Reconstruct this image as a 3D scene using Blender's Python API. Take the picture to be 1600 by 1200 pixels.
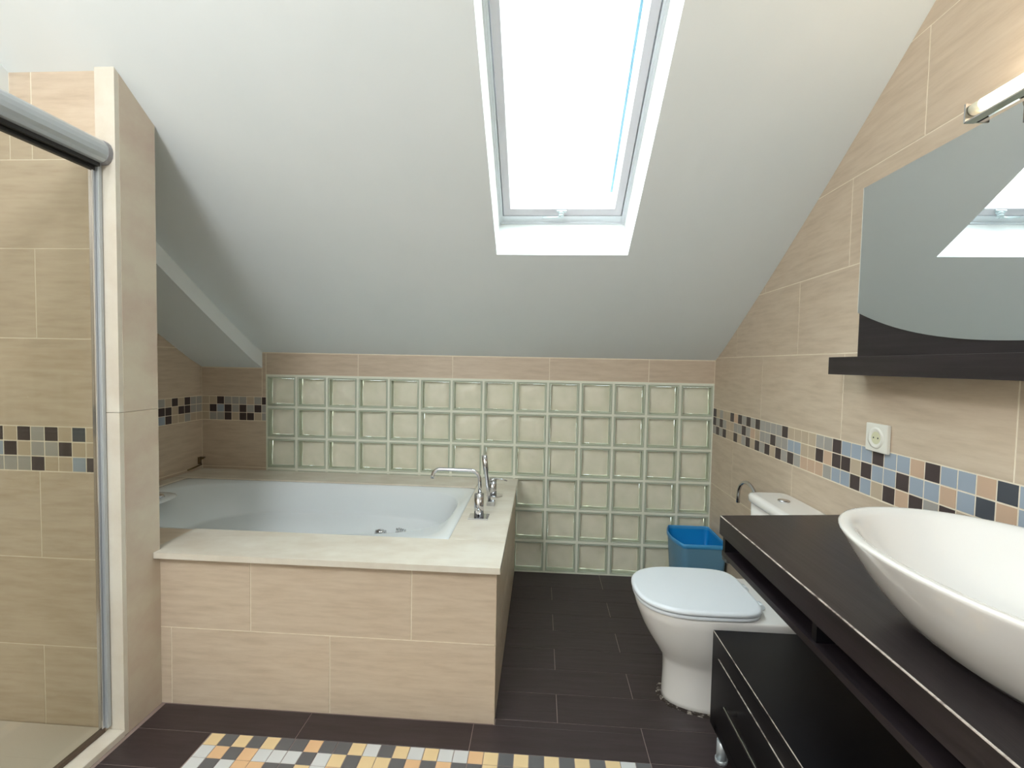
import bpy, math, random
from mathutils import Vector, Matrix
random.seed(7)
for o in list(bpy.data.objects): bpy.data.objects.remove(o)
scn = bpy.context.scene
COL = scn.collection
PI = math.pi

# ------------------------------------------------------------------ camera
cam = bpy.data.cameras.new('camera'); camo = bpy.data.objects.new('camera', cam); COL.objects.link(camo)
cam.sensor_fit = 'HORIZONTAL'; cam.sensor_width = 36.0; cam.lens = 36.0*735.77/1600.0
cam.clip_start = 0.02; cam.clip_end = 200
cr = Vector((0.9979, 0.0623, 0.0191)); cf = Vector((-0.0614, 0.9972, -0.0426)).normalized()
cu = cr.cross(cf).normalized(); cr = cf.cross(cu).normalized()
M = Matrix((cr, cu, -cf)).transposed().to_4x4(); M.translation = Vector((1.7585, -2.9115, 1.304))
camo.matrix_world = M
scn.camera = camo

# ------------------------------------------------------------------ world and exposure
w = bpy.data.worlds.new('sky'); scn.world = w; w.use_nodes = True
bg = w.node_tree.nodes['Background']; bg.inputs[0].default_value = (0.84, 0.94, 1.0, 1); bg.inputs[1].default_value = 15.0
scn.view_settings.view_transform = 'Standard'; scn.view_settings.look = 'None'
scn.view_settings.exposure = -0.24; scn.view_settings.gamma = 1.0
scn.view_settings.use_curve_mapping = False
ZFLAT = 2.62
LAMPC = (0.74, -3.50, 2.38)      # three-bulb ceiling lamp behind the camera
BULBS = [(LAMPC[0]+0.13*math.cos(a), LAMPC[1]+0.13*math.sin(a), LAMPC[2]) for a in (0.5, 0.5+2*PI/3, 0.5+4*PI/3)]
LAMP2 = (0.42, -3.30, 2.36)       # unseen single bulb added as fill, placed to suit a second shadow edge
for p in BULBS+[LAMP2]:
    ld = bpy.data.lights.new('bulb_light', 'POINT'); ld.shadow_soft_size = 0.035; ld.energy = 24.0 if p is not LAMP2 else 24.0; ld.color = (0.98, 0.985, 1.0)
    lo = bpy.data.objects.new('bulb_light', ld); COL.objects.link(lo); lo.location = p

# ------------------------------------------------------------------ materials
def srgb(r, g, b):
    f = lambda c: ((c/255+0.055)/1.055)**2.4 if c/255 > 0.04045 else c/255/12.92
    return (f(r), f(g), f(b), 1)
def mat(name, rgb, rough=0.5, metal=0.0, spec=0.5, coat=0.0, emit=None, estr=0.0):
    m = bpy.data.materials.new(name); m.use_nodes = True
    p = m.node_tree.nodes['Principled BSDF']
    p.inputs['Base Color'].default_value = srgb(*rgb)
    p.inputs['Roughness'].default_value = rough; p.inputs['Metallic'].default_value = metal
    p.inputs['Specular IOR Level'].default_value = spec; p.inputs['Coat Weight'].default_value = coat
    if emit: p.inputs['Emission Color'].default_value = srgb(*emit); p.inputs['Emission Strength'].default_value = estr
    return m
def nodes(m): return m.node_tree.nodes, m.node_tree.links, m.node_tree.nodes['Principled BSDF']
def grain(m, c1, c2, scale, detail=4, bump=0.0, bscale=None, c3=None, objrand=True, lo=0.3, hi=0.7, dist=0.01):
    """noise grain stretched by a scale vector in object space, shifted per object"""
    n, l, p = nodes(m)
    tc = n.new('ShaderNodeTexCoord'); mp = n.new('ShaderNodeMapping'); mp.inputs['Scale'].default_value = scale
    if objrand:
        oi = n.new('ShaderNodeObjectInfo'); mu = n.new('ShaderNodeVectorMath'); mu.operation = 'SCALE'
        cb = n.new('ShaderNodeCombineXYZ'); l.new(oi.outputs['Random'], cb.inputs[0]); l.new(oi.outputs['Random'], cb.inputs[1]); l.new(oi.outputs['Random'], cb.inputs[2])
        l.new(cb.outputs[0], mu.inputs[0]); mu.inputs['Scale'].default_value = 37.0
        ad = n.new('ShaderNodeVectorMath'); ad.operation = 'ADD'; l.new(tc.outputs['Object'], ad.inputs[0]); l.new(mu.outputs[0], ad.inputs[1])
        l.new(ad.outputs[0], mp.inputs['Vector'])
    else: l.new(tc.outputs['Object'], mp.inputs['Vector'])
    nz = n.new('ShaderNodeTexNoise'); nz.inputs['Detail'].default_value = detail; nz.inputs['Scale'].default_value = 1.0; nz.inputs['Roughness'].default_value = 0.6
    l.new(mp.outputs[0], nz.inputs['Vector'])
    r = n.new('ShaderNodeValToRGB'); r.color_ramp.elements[0].position = lo; r.color_ramp.elements[1].position = hi
    r.color_ramp.elements[0].color = srgb(*c1); r.color_ramp.elements[1].color = srgb(*c2)
    if c3:
        e = r.color_ramp.elements.new((lo+hi)/2); e.color = srgb(*c3)
    l.new(nz.outputs['Fac'], r.inputs[0]); l.new(r.outputs[0], p.inputs['Base Color'])
    if bump:
        b = n.new('ShaderNodeBump'); b.inputs['Strength'].default_value = bump; b.inputs['Distance'].default_value = dist
        l.new(nz.outputs['Fac'], b.inputs['Height']); l.new(b.outputs[0], p.inputs['Normal'])
    return m

TILE = grain(mat('beige_tile', (200, 184, 165), 0.38), (190, 171, 148), (216, 200, 179), (7.0, 50.0, 7.0), 8, 0.02, c3=(206, 188, 166), lo=0.2, hi=0.8)
CHIP = {
 'D': mat('mosaic_dark', (72, 60, 60), 0.45), 'S': mat('mosaic_slate', (74, 78, 86), 0.45),
 'B': mat('mosaic_blue', (160, 172, 186), 0.42), 'G': mat('mosaic_grey', (170, 166, 160), 0.42),
 'T': mat('mosaic_tan', (196, 178, 154), 0.45), 'O': mat('mosaic_orange', (206, 176, 150), 0.45),
 'C': mat('mosaic_cream', (232, 206, 158), 0.4), 'W': mat('mosaic_white', (214, 216, 216), 0.4),
 'F': mat('mosaic_floor_dark', (98, 98, 100), 0.4), 'R': mat('mosaic_floor_orange', (228, 188, 144), 0.4)}
GROUT = grain(mat('pale_grout', (238, 228, 208), 0.9), (232, 221, 200), (244, 234, 215), (30, 30, 30), 3, objrand=False)
FGROUT = mat('floor_grout', (150, 132, 126), 0.9)
FTILE = grain(mat('dark_floor_tile', (76, 64, 66), 0.42, spec=0.5), (46, 36, 36), (62, 51, 53), (6.0, 60.0, 6.0), 5, 0.08, lo=0.25, hi=0.75)
PLASTER = grain(mat('white_plaster', (230, 234, 232), 0.85), (236, 243, 244), (239, 245, 246), (3, 3, 3), 3, 0.02, objrand=False)
PAINT = mat('white_paint', (236, 238, 236), 0.6)
MARBLE = grain(mat('cream_marble', (222, 216, 200), 0.2), (214, 204, 188), (228, 223, 210), (5, 9, 5), 6, lo=0.3, hi=0.65)
MARBLE_P = grain(mat('pink_marble', (206, 192, 174), 0.3), (202, 182, 166), (214, 204, 184), (4, 5, 7), 5, lo=0.3, hi=0.65)
ACRYL = mat('white_acrylic', (232, 238, 240), 0.07, coat=0.4)
CERAM = mat('white_ceramic', (238, 236, 232), 0.1, coat=0.6)
SEATM = mat('white_seat_plastic', (232, 238, 244), 0.3)
CHROME = mat('chrome', (205, 205, 208), 0.12, 1.0)
ALU = mat('satin_aluminium', (190, 196, 200), 0.3, 0.35)
ALU_D = mat('black_seal', (28, 26, 24), 0.5)
WOOD = grain(mat('black_wood', (40, 35, 37), 0.3), (24, 20, 22), (46, 39, 42), (60, 3, 60), 5, 0.06, lo=0.3, hi=0.7)
WOODE = mat('black_wood_plain', (15, 14, 17), 0.4, spec=0.3)
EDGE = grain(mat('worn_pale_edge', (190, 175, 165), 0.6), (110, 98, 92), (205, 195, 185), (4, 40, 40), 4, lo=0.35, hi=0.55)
NICHE = mat('dark_niche', (22, 20, 21), 0.6)
MIRROR = mat('mirror_glass', (222, 228, 230), 0.0, 1.0)
PLAST = mat('white_socket_plastic', (232, 230, 220), 0.35)
SOCKD = mat('cream_socket_well', (214, 212, 180), 0.5)
BLUEO = mat('grey_blue_plastic', (104, 150, 178), 0.4)  # bin outside, greyer than the inner wall
BLUEI = mat('blue_plastic', (8, 140, 214), 0.4)
BLUER = mat('blue_rim_plastic', (72, 158, 214), 0.35)
MORTAR = mat('block_mortar', (236, 238, 222), 0.8)
BLK_SIDE = mat('block_glass_side', (190, 197, 178), 0.55)
BLK_BACK = grain(mat('block_back', (232, 222, 204), 0.35), (224, 216, 196), (238, 227, 211), (9, 9, 9), 2, 0.5, lo=0.3, hi=0.7, dist=0.02)
SEAL = grain(mat('crusty_sealant', (150, 140, 128), 0.9), (56, 48, 44), (184, 176, 166), (45, 45, 45), 6, 0.5, objrand=False, lo=0.5, hi=0.62)
LAMPM = mat('lamp_tube', (255, 240, 215), 0.5, emit=(255, 236, 205), estr=30.0)
IVORY = mat('ivory_socket', (220, 214, 190), 0.4)
TRAY = mat('shower_tray_acrylic', (222, 212, 200), 0.4)

def translucent(m, f):
    n, l, p = nodes(m); t = n.new('ShaderNodeBsdfTranslucent'); t.inputs[0].default_value = (0.95, 0.9, 0.8, 1)
    mxs = n.new('ShaderNodeMixShader'); mxs.inputs[0].default_value = f
    out = n['Material Output']; l.new(p.outputs[0], mxs.inputs[1]); l.new(t.outputs[0], mxs.inputs[2]); l.new(mxs.outputs[0], out.inputs[0])
translucent(BLK_BACK, 0.008)
def thin_glass(name, tint, gl=0.08):
    m = bpy.data.materials.new(name); m.use_nodes = True; n = m.node_tree.nodes; l = m.node_tree.links
    n.remove(n['Principled BSDF']); out = n['Material Output']
    t = n.new('ShaderNodeBsdfTransparent'); t.inputs[0].default_value = (*tint, 1)
    g = n.new('ShaderNodeBsdfGlossy'); g.inputs['Roughness'].default_value = 0.02
    lw = n.new('ShaderNodeLayerWeight'); lw.inputs[0].default_value = 0.5
    pw = n.new('ShaderNodeMath'); pw.operation = 'POWER'; pw.inputs[1].default_value = 4.0; l.new(lw.outputs['Facing'], pw.inputs[0])
    fr = n.new('ShaderNodeMath'); fr.operation = 'MULTIPLY_ADD'; fr.inputs[1].default_value = 0.6; fr.inputs[2].default_value = 0.03; l.new(pw.outputs[0], fr.inputs[0])
    mx = n.new('ShaderNodeMixShader'); l.new(fr.outputs[0], mx.inputs[0]); l.new(t.outputs[0], mx.inputs[1]); l.new(g.outputs[0], mx.inputs[2])
    l.new(mx.outputs[0], out.inputs[0]); return m
GLASS = thin_glass('shower_glass', (0.87, 0.88, 0.85))
SKYGLASS = thin_glass('skylight_glass', (0.95, 0.98, 0.97))
BLKGLASS = thin_glass('block_front_glass', (0.95, 0.97, 0.94))
n_ = BLKGLASS.node_tree
g_ = [x for x in n_.nodes if x.type == 'BSDF_GLOSSY'][0]; g_.inputs['Roughness'].default_value = 0.3
GEDGE = mat('glass_edge_green', (120, 150, 140), 0.2)

# ------------------------------------------------------------------ mesh helpers
class MB:
    def __init__(s): s.v = []; s.f = []; s.m = []; s.sm = []
    def add(s, v, f, mi=0, smooth=False):
        b = len(s.v); s.v += [tuple(p) for p in v]
        for q in f: s.f.append(tuple(b+i for i in q)); s.m.append(mi); s.sm.append(smooth)
        return s
    def box(s, x0, x1, y0, y1, z0, z1, mi=0, ch=0.0):
        if ch <= 0:
            v = [(x, y, z) for z in (z0, z1) for y in (y0, y1) for x in (x0, x1)]
            return s.add(v, [(0,2,3,1),(4,5,7,6),(0,1,5,4),(2,6,7,3),(0,4,6,2),(1,3,7,5)], mi)
        v = []
        import itertools
        c = ch
        # 24 vertices: for each corner three points
        idx = {}
        for cx, cy, cz in itertools.product((0, 1), repeat=3):
            X = (x0, x1)[cx]; Y = (y0, y1)[cy]; Z = (z0, z1)[cz]
            ix = X+c if cx == 0 else X-c; iy = Y+c if cy == 0 else Y-c; iz = Z+c if cz == 0 else Z-c
            for a, p in enumerate(((X, iy, iz), (ix, Y, iz), (ix, iy, Z))):
                idx[(cx, cy, cz, a)] = len(v); v.append(p)
        F = []
        for a in range(3):
            for sgn in (0, 1):
                o = [k for k in range(3) if k != a]; q = []
                for (p, r) in ((0,0),(1,0),(1,1),(0,1)):
                    cc = [0,0,0]; cc[a] = sgn; cc[o[0]] = p; cc[o[1]] = r; q.append(idx[(*cc, a)])
                F.append(q)
        for a in range(3):
            o = [k for k in range(3) if k != a]
            for p in (0, 1):
                for r in (0, 1):
                    q = []
                    for t, fa in ((0, o[0]), (0, o[1]), (1, o[1]), (1, o[0])):
                        cc = [0,0,0]; cc[a] = t; cc[o[0]] = p; cc[o[1]] = r; q.append(idx[(*cc, fa)])
                    F.append(q)
        for cc in itertools.product((0, 1), repeat=3): F.append([idx[(*cc, a)] for a in range(3)])
        return s.add(v, F, mi)
    def prism(s, poly, h0, h1, fr=None, mi=0, ch=0.0):
        """convex polygon poly [(u,v)] extruded h0..h1 along the frame normal; chamfered front"""
        fr = fr or (Vector((0,0,0)), Vector((1,0,0)), Vector((0,1,0)), Vector((0,0,1)))
        O, U, V, N = fr
        P = lambda u, v, h: O+U*u+V*v+N*h
        n = len(poly)
        if ch > 0:
            ins = inset(poly, ch)
            v = [P(*p, h0) for p in poly]+[P(*p, h1-ch) for p in poly]+[P(*p, h1) for p in ins]
            f = [tuple(range(n-1, -1, -1))]+[tuple(range(2*n, 3*n))]
            for k in (0, 1):
                for i in range(n): j = (i+1) % n; f.append((k*n+i, k*n+j, (k+1)*n+j, (k+1)*n+i))
        else:
            v = [P(*p, h0) for p in poly]+[P(*p, h1) for p in poly]
            f = [tuple(range(n-1, -1, -1)), tuple(range(n, 2*n))]
            for i in range(n): j = (i+1) % n; f.append((i, j, n+j, n+i))
        return s.add(v, f, mi)
    def loft(s, rings, cap0=True, cap1=True, mi=0, smooth=True, closed=True):
        n = len(rings[0]); v = [p for r in rings for p in r]; f = []
        for k in range(len(rings)-1):
            for i in range(n if closed else n-1):
                j = (i+1) % n; f.append((k*n+i, k*n+j, (k+1)*n+j, (k+1)*n+i))
        s.add(v, f, mi, smooth); b = len(s.v)-len(v)
        if cap0: s.f.append(tuple(b+i for i in range(n-1, -1, -1))); s.m.append(mi); s.sm.append(False)
        if cap1: s.f.append(tuple(b+(len(rings)-1)*n+i for i in range(n))); s.m.append(mi); s.sm.append(False)
        return s
    def cyl(s, p0, p1, r0, r1=None, n=24, mi=0, caps=True):
        r1 = r0 if r1 is None else r1
        p0 = Vector(p0); p1 = Vector(p1); d = (p1-p0).normalized()
        a = d.orthogonal().normalized(); b = d.cross(a)
        R = [[p+(a*math.cos(t)+b*math.sin(t))*r for t in [2*PI*i/n for i in range(n)]] for p, r in ((p0, r0), (p1, r1))]
        return s.loft(R, caps, caps, mi)
    def tube(s, pts, r, n=14, mi=0):
        pts = [Vector(p) for p in pts]; rings = []
        d0 = (pts[1]-pts[0]).normalized(); a = d0.orthogonal().normalized()
        for i, p in enumerate(pts):
            d = (pts[min(i+1, len(pts)-1)]-pts[max(i-1, 0)]).normalized()
            a = (a-d*a.dot(d)).normalized(); b = d.cross(a)
            rr = r[i] if isinstance(r, (list, tuple)) else r
            rings.append([p+(a*math.cos(t)+b*math.sin(t))*rr for t in [2*PI*k/n for k in range(n)]])
        return s.loft(rings, True, True, mi)
    def mesh(s, name, mats):
        me = bpy.data.meshes.new(name); me.from_pydata(s.v, [], s.f)
        for m in mats: me.materials.append(m)
        me.polygons.foreach_set('material_index', s.m); me.polygons.foreach_set('use_smooth', s.sm)
        me.validate(); me.update()
        return me
def fixnormals(me):
    import bmesh
    b = bmesh.new(); b.from_mesh(me); bmesh.ops.recalc_face_normals(b, faces=b.faces); b.to_mesh(me); b.free()
def inset(poly, d):
    n = len(poly); out = []
    for i in range(n):
        p0 = Vector(poly[i-1]); p1 = Vector(poly[i]); p2 = Vector(poly[(i+1) % n])
        e0 = (p1-p0).normalized(); e1 = (p2-p1).normalized()
        n0 = Vector((-e0.y, e0.x)); n1 = Vector((-e1.y, e1.x))
        m = n0+n1; m = m/max(0.25, m.dot(n0)) if m.length > 1e-6 else n0
        out.append(tuple(p1+m*d))
    return out
def link(name, me, parent=None, loc=None, mw=None):
    o = bpy.data.objects.new(name, me); COL.objects.link(o)
    if mw is not None: o.matrix_world = mw
    elif loc is not None: o.location = loc
    if parent is not None:
        o.parent = parent
        o.matrix_parent_inverse = PINV.get(parent.name, Matrix())
    return o
PINV = {}
def part(name, mb, mats, parent=None, label=None, fix=True):
    if not isinstance(mats, (list, tuple)): mats = [mats]
    me = mb.mesh(name, mats)
    if fix: fixnormals(me)
    o = link(name, me, parent)
    if label: o['label'] = label
    return o
def tag(o, label, cat, group=None):
    o['label'] = label; o['category'] = cat
    if group: o['group'] = group
    return o
def thing(name, label, cat, loc=(0,0,0), group=None):
    o = bpy.data.objects.new(name, None); COL.objects.link(o); o.location = loc
    PINV[o.name] = Matrix.Translation(Vector(loc)).inverted()
    o.empty_display_size = 0.05
    return tag(o, label, cat, group)
def struct(name, mb, mats, label=None, cat=None):
    o = part(name, mb, mats); o['kind'] = 'structure'
    if label: o['label'] = label
    if cat: o['category'] = cat
    return o
def clip(poly, a, b, c):
    """keep a*u+b*v<=c"""
    out = []; n = len(poly)
    for i in range(n):
        p, q = poly[i], poly[(i+1) % n]; dp = a*p[0]+b*p[1]-c; dq = a*q[0]+b*q[1]-c
        if dp <= 0: out.append(p)
        if (dp < 0 < dq) or (dq < 0 < dp):
            t = dp/(dp-dq); out.append((p[0]+(q[0]-p[0])*t, p[1]+(q[1]-p[1])*t))
    # drop near duplicates
    res = []
    for p in out:
        if not res or math.hypot(p[0]-res[-1][0], p[1]-res[-1][1]) > 1e-4: res.append(p)
    if len(res) > 1 and math.hypot(res[0][0]-res[-1][0], res[0][1]-res[-1][1]) < 1e-4: res.pop()
    return res
def area(poly): return 0.5*sum(poly[i-1][0]*poly[i][1]-poly[i][0]*poly[i-1][1] for i in range(len(poly)))
CACHE = {}
def tile(parent, fr, poly, m, h=0.0008, ch=0.0003, name='tile', gap=0.0019, back=0.003):
    """one tile; poly in wall coordinates (u,v), counter-clockwise"""
    if len(poly) < 3 or area(poly) < 2e-4: return None
    poly = inset(poly, gap)
    cu_ = sum(p[0] for p in poly)/len(poly); cv_ = sum(p[1] for p in poly)/len(poly)
    loc = [(round(p[0]-cu_, 5), round(p[1]-cv_, 5)) for p in poly]
    key = (tuple((round(a, 4), round(b, 4)) for a, b in loc), m.name, h, ch)
    if key not in CACHE:
        CACHE[key] = MB().prism(loc, -back, h, None, 0, ch).mesh(name, [m])
    O, U, V, N = fr
    mw = Matrix((U, V, N)).transposed().to_4x4(); mw.translation = O+U*cu_+V*cv_
    o = bpy.data.objects.new(name, CACHE[key]); COL.objects.link(o); o.parent = parent; o.matrix_world = mw
    if parent.name in PINV: o.matrix_parent_inverse = PINV[parent.name]; o.matrix_basis = mw
    else: o.matrix_basis = mw
    return o
def rect(u0, u1, v0, v1): return [(u0, v0), (u1, v0), (u1, v1), (u0, v1)]
def rows(parent, fr, u0, u1, vlist, joints, clipf=None, skip=None):
    """rows of tiles: vlist [(v0,v1,offset)], vertical joints at offset+0.603k"""
    for v0, v1, off in vlist:
        a = off+math.floor((u0-off)/0.603)*0.603
        while a < u1-1e-4:
            x0, x1 = max(a, u0), min(a+0.603, u1)
            if x1-x0 > 0.004:
                p = rect(x0, x1, v0, v1)
                if skip and skip(x0, x1, v0, v1): pass
                else:
                    if clipf: p = clipf(p, x0, x1)
                    tile(parent, fr, p, TILE)
            a += 0.603
def chips(parent, fr, u0, vtop, seqs, du=0.05, dv=0.0513, umax=None, umin=None, sign=1):
    for r, sq in enumerate(seqs):
        for k, c in enumerate(sq):
            if c == '.': continue
            a = u0+sign*k*du; b = a+sign*du
            a, b = min(a, b), max(a, b)
            if umax is not None: b = min(b, umax)
            if umin is not None: a = max(a, umin)
            if b-a < 0.006: continue
            tile(parent, fr, rect(a, b, vtop-(r+1)*dv, vtop-r*dv), CHIP[c], 0.0008, 0.0003, 'mosaic_chip', 0.0019)
V3 = lambda *a: Vector(a)

# ------------------------------------------------------------------ the room shell
XR = 2.804; XL = -0.43; YF = -4.5; XS = -0.024
def zc(y): t = -y; return 1.34+0.56*t+0.05*t*t if t < 1.95 else ZFLAT+0.0
TT = 1.939   # where the curve reaches ZFLAT
def zcc(y): return min(1.34+0.56*(-y)+0.05*y*y, ZFLAT)
T = 0.0008   # tile stands this far out of the backing

# floor backing
fl = struct('floor', MB().box(XL-0.1, XR+0.1, YF-0.1, 0.7, -0.12, -0.0018), FGROUT, 'dark brown plank-tiled bathroom floor with an inlaid mosaic mat', 'floor')
FF = (V3(0,0,-0.0018), V3(1,0,0), V3(0,1,0), V3(0,0,1))
ylines = [0.0]+[-0.19-0.15*k for k in range(24)]
MX0, MX1, MY0 = 0.642, 2.146, -1.39
NMR = 9
MY1 = MY0-0.05*NMR
def floor_tile(x0, x1, y0, y1):
    # skip what the bath surround, mosaic and shower cover
    def sub(poly):
        if area(poly) > 1e-3: tile(fl, FF, poly, FTILE, 0.0018, 0.0006, 'floor_tile', 0.0012, 0.002)
    if y1 > -1.268 and x0 < 1.61:
        if y0 >= -1.27:
            if x1 > 1.615: sub(rect(1.615, x1, y0, y1))
            return
        if x1 > 1.62 and x0 < 1.60: sub(rect(1.619, x1, -1.272, y1))
        y1 = -1.27
    if x1 <= 0.37: return
    x0 = max(x0, 0.37)
    if y1 <= MY0+1e-3 and y0 >= MY1-0.149 and x0 < MX1 and x1 > MX0:
        if y1 > MY1+1e-3:
            yb = max(y0, MY1)
            if x0 < MX0: sub(rect(x0, MX0, yb, y1))
            if x1 > MX1: sub(rect(MX1, x1, yb, y1))
            if y0 < MY1-0.004: sub(rect(x0, x1, y0, MY1))
            return
    sub(rect(x0, x1, y0, y1))
for k in range(len(ylines)-1):
    y1, y0 = ylines[k], ylines[k+1]
    if y0 < YF: break
    off = 2.145 if k % 2 == 0 else 1.845
    a = off-4*0.603
    while a < XR:
        floor_tile(max(a, 0.30), min(a+0.603, XR), y0, y1); a += 0.603
mrows = ['CFCFCFFRFFCWFCWCWWRCFCFCFCFCWF', 'WRFRWWWFWCFCCFRFRFFCFCWFRFCWFC', 'WFWRRFFCWRFCWFFRCWFRCFWCRFWFCR']
for r in range(NMR):
    sq = mrows[r] if r < 3 else ''.join(random.choice('FFFCRWC') for _ in range(30))
    for k, c in enumerate(sq):
        x0 = MX0+k*(MX1-MX0)/30
        tile(fl, FF, rect(x0, x0+(MX1-MX0)/30, MY0-0.05*(r+1), MY0-0.05*r), CHIP[c], 0.0019, 0.0006, 'mosaic_chip', 0.0012, 0.002)

# right wall
wr = struct('wall_right', MB().box(XR+T, XR+0.12, YF-0.1, 0.1, -0.12, 2.9), GROUT, 'beige tiled wall on the right with a three-row mosaic band', 'wall')
FR = (V3(XR+T,0,0), V3(0,-1,0), V3(0,0,1), V3(-1,0,0))   # u runs from the back wall towards the camera
# u x v must equal n: (-Y) x Z = -X
BT = 1.0613
def clipR(p, x0, x1):
    z0 = zcc(-x0); z1 = zcc(-x1); s = (z1-z0)/(x1-x0)
    return clip(p, -s, 1, z0-s*x0+0.004)
zr = [(0.0, 0.303, 0.303), (0.303, 0.605, 0.006), (0.605, 0.907, 0.306), (BT, 1.363, 0.006), (1.363, 1.66, 0.306), (1.66, 1.957, 0.006), (1.957, 2.254, 0.306), (2.254, 2.551, 0.006), (2.551, 2.7, 0.306)]
rows(wr, FR, 0.0, 2.97, zr, None, clipR)
rt = 'DTGTTDODGDGDGGGGDTTTTGGDBBBDBBODBBODBGTDBBOTDBGDTBGD'
rm = 'DGDGTTGGDGOTGGDGGBBTTDODDTDBBDBBOBSOBDDTBGDBTODBGTDB'
rb = 'GDGDTTDTGDTDGDTDGDGOOOGBBDBTDODGDTBOBDGTDBBOGDTBDOGB'
rt = rt.replace('D', 'D'); rt = rt[:35]+'S'+rt[36:]
chips(wr, FR, 0.0, BT, [rt, rm, rb], 0.0508, 0.0513)

# back wall (glass blocks)
wbm = MB()
FB = (V3(0,T,0), V3(1,0,0), V3(0,0,1), V3(0,-1,0))
wbm.box(XL-0.1, 0.0, T, 0.12, -0.12, 2.9); wbm.box(0.0, XR+0.1, T, 0.12, 1.207, 2.9); wbm.box(0.0, XR+0.1, T, 0.12, -0.12, 0.0)
wb = struct('wall_back', wbm, GROUT, 'back wall with white-jointed glass blocks under a beige tile strip', 'wall')
rows(wb, FB, 0.0, XR, [(1.207, 1.345, 0.0)], None)
tile(wb, FB, rect(XS-0.002, 0.0, BT, 1.345), TILE)
tile(wb, FB, rect(XL, XS-0.002, BT, 1.245), TILE)
tile(wb, FB, rect(XL, 0.0, 0.605, 0.907), TILE)
tile(wb, FB, rect(XL, 0.0, 0.303, 0.605), TILE)
chips(wb, FB, XL, BT, ['TTDGGGTGD', 'TDBDGDGDG', 'TGGDTDDTG'], 0.05, 0.0513, umax=0.0)
# glass blocks 14 x 6
bw = 2.804/14.0
mor = MB()
for k in range(15):
    x = k*bw; e0 = x-0.007 if k else 0.0; e1 = x+0.007 if k < 14 else XR
    mor.box(e0, e1, -0.001, 0.085, 0.0, 1.207)
for k in range(7):
    z = k*0.2; mor.box(0.0, XR, -0.0008, 0.085, max(0, z-0.007), z+0.007)
part('block_mortar', mor, MORTAR, wb)
def block_mesh(seed):
    r = random.Random(seed); m = MB(); h = bw/2-0.0072; hz = 0.0928; d = 0.042
    # outer glass frame of the front face, bevelled
    def ring(a, b, y): return [(-a, y, -b), (a, y, -b), (a, y, b), (-a, y, b)]
    m.loft([ring(h, hz, 0.02), ring(h, hz, 0.004), ring(h-0.003, hz-0.003, 0.0), ring(h-0.010, hz-0.010, 0.0015)], False, False, 1, False)
    # side walls inside
    m.loft([ring(h-0.010, hz-0.010, 0.0015), ring(h-0.012, hz-0.012, d)], False, False, 1, False)
    m.loft([ring(h, hz, 0.02), ring(h, hz, d+0.004)], False, False, 1, False)
    # wavy back face
    N = 8; g = []
    for i in range(N+1):
        for j in range(N+1):
            u = -1+2*i/N; v = -1+2*j/N
            g.append((u*(h-0.012), d-0.014+0.004*math.sin(3*u+r.random()*0.6+seed)*math.cos(2.6*v+seed)+0.012*max(abs(u), abs(v))**4, v*(hz-0.012)))
    m.add(g, [(i*(N+1)+j, (i+1)*(N+1)+j, (i+1)*(N+1)+j+1, i*(N+1)+j+1) for i in range(N) for j in range(N)], 2, True)
    # front pane slightly wavy
    N = 6; g = []
    for i in range(N+1):
        for j in range(N+1):
            u = -1+2*i/N; v = -1+2*j/N
            g.append((u*(h-0.010), 0.0015+0.0014*math.sin(4*u+seed*2)*math.cos(3*v+seed)*(1-u*u)*(1-v*v), v*(hz-0.010)))
    m.add(g, [(i*(N+1)+j, i*(N+1)+j+1, (i+1)*(N+1)+j+1, (i+1)*(N+1)+j) for i in range(N) for j in range(N)], 0, True)
    return m.mesh('glass_block', [BLKGLASS, BLK_SIDE, BLK_BACK])
BM = [block_mesh(s) for s in range(5)]
for i in range(14):
    for j in range(6):
        o = bpy.data.objects.new('glass_block', BM[random.randrange(5)]); COL.objects.link(o)
        o.parent = wb; o.location = ((i+0.5)*bw, 0.0, 0.1+0.2*j)

# left wall (alcove and shower share it)
wl = struct('wall_left', MB().box(XL-0.12, XL-T, YF-0.1, 0.1, -0.12, 2.9), GROUT, 'beige tiled left wall of the bath alcove with a mosaic band', 'wall')
FL = (V3(XL-T,0,0), V3(0,1,0), V3(0,0,1), V3(1,0,0))
SOF = 0.10
def clipL(p, x0, x1):
    z0 = zcc(x0)-SOF; z1 = zcc(x1)-SOF; s = (z1-z0)/(x1-x0)
    return clip(p, -s, 1, z0-s*x0+0.01)
for v0, v1, off in [(0.303, 0.605, -2.7), (0.605, 0.907, -2.4), (BT, 1.363, -3.0), (1.363, 1.66, -2.7), (1.66, 1.957, -3.0), (1.957, 2.254, -2.7)]:
    rows(wl, FL, -1.28, 0.0, [(v0, v1, 0.0)], None, clipL)
    rows(wl, FL, -3.0, -1.42, [(v0, v1, off)], None, clipL)
rows(wl, FL, -3.0, -1.42, [(0.0, 0.303, -2.4)], None)
chips(wl, FL, 0.0, BT, ['GGDTDTGDTGDTBG', 'GGDDTDDTGDTBGD', 'TTGTTDBDGTDGTB'], 0.05, 0.0513, sign=-1)
chips(wl, FL, -1.42, BT, [''.join(random.choice('DGTBTGDT') for _ in range(24)) for _ in range(3)], 0.05, 0.0513, sign=-1)

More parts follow.
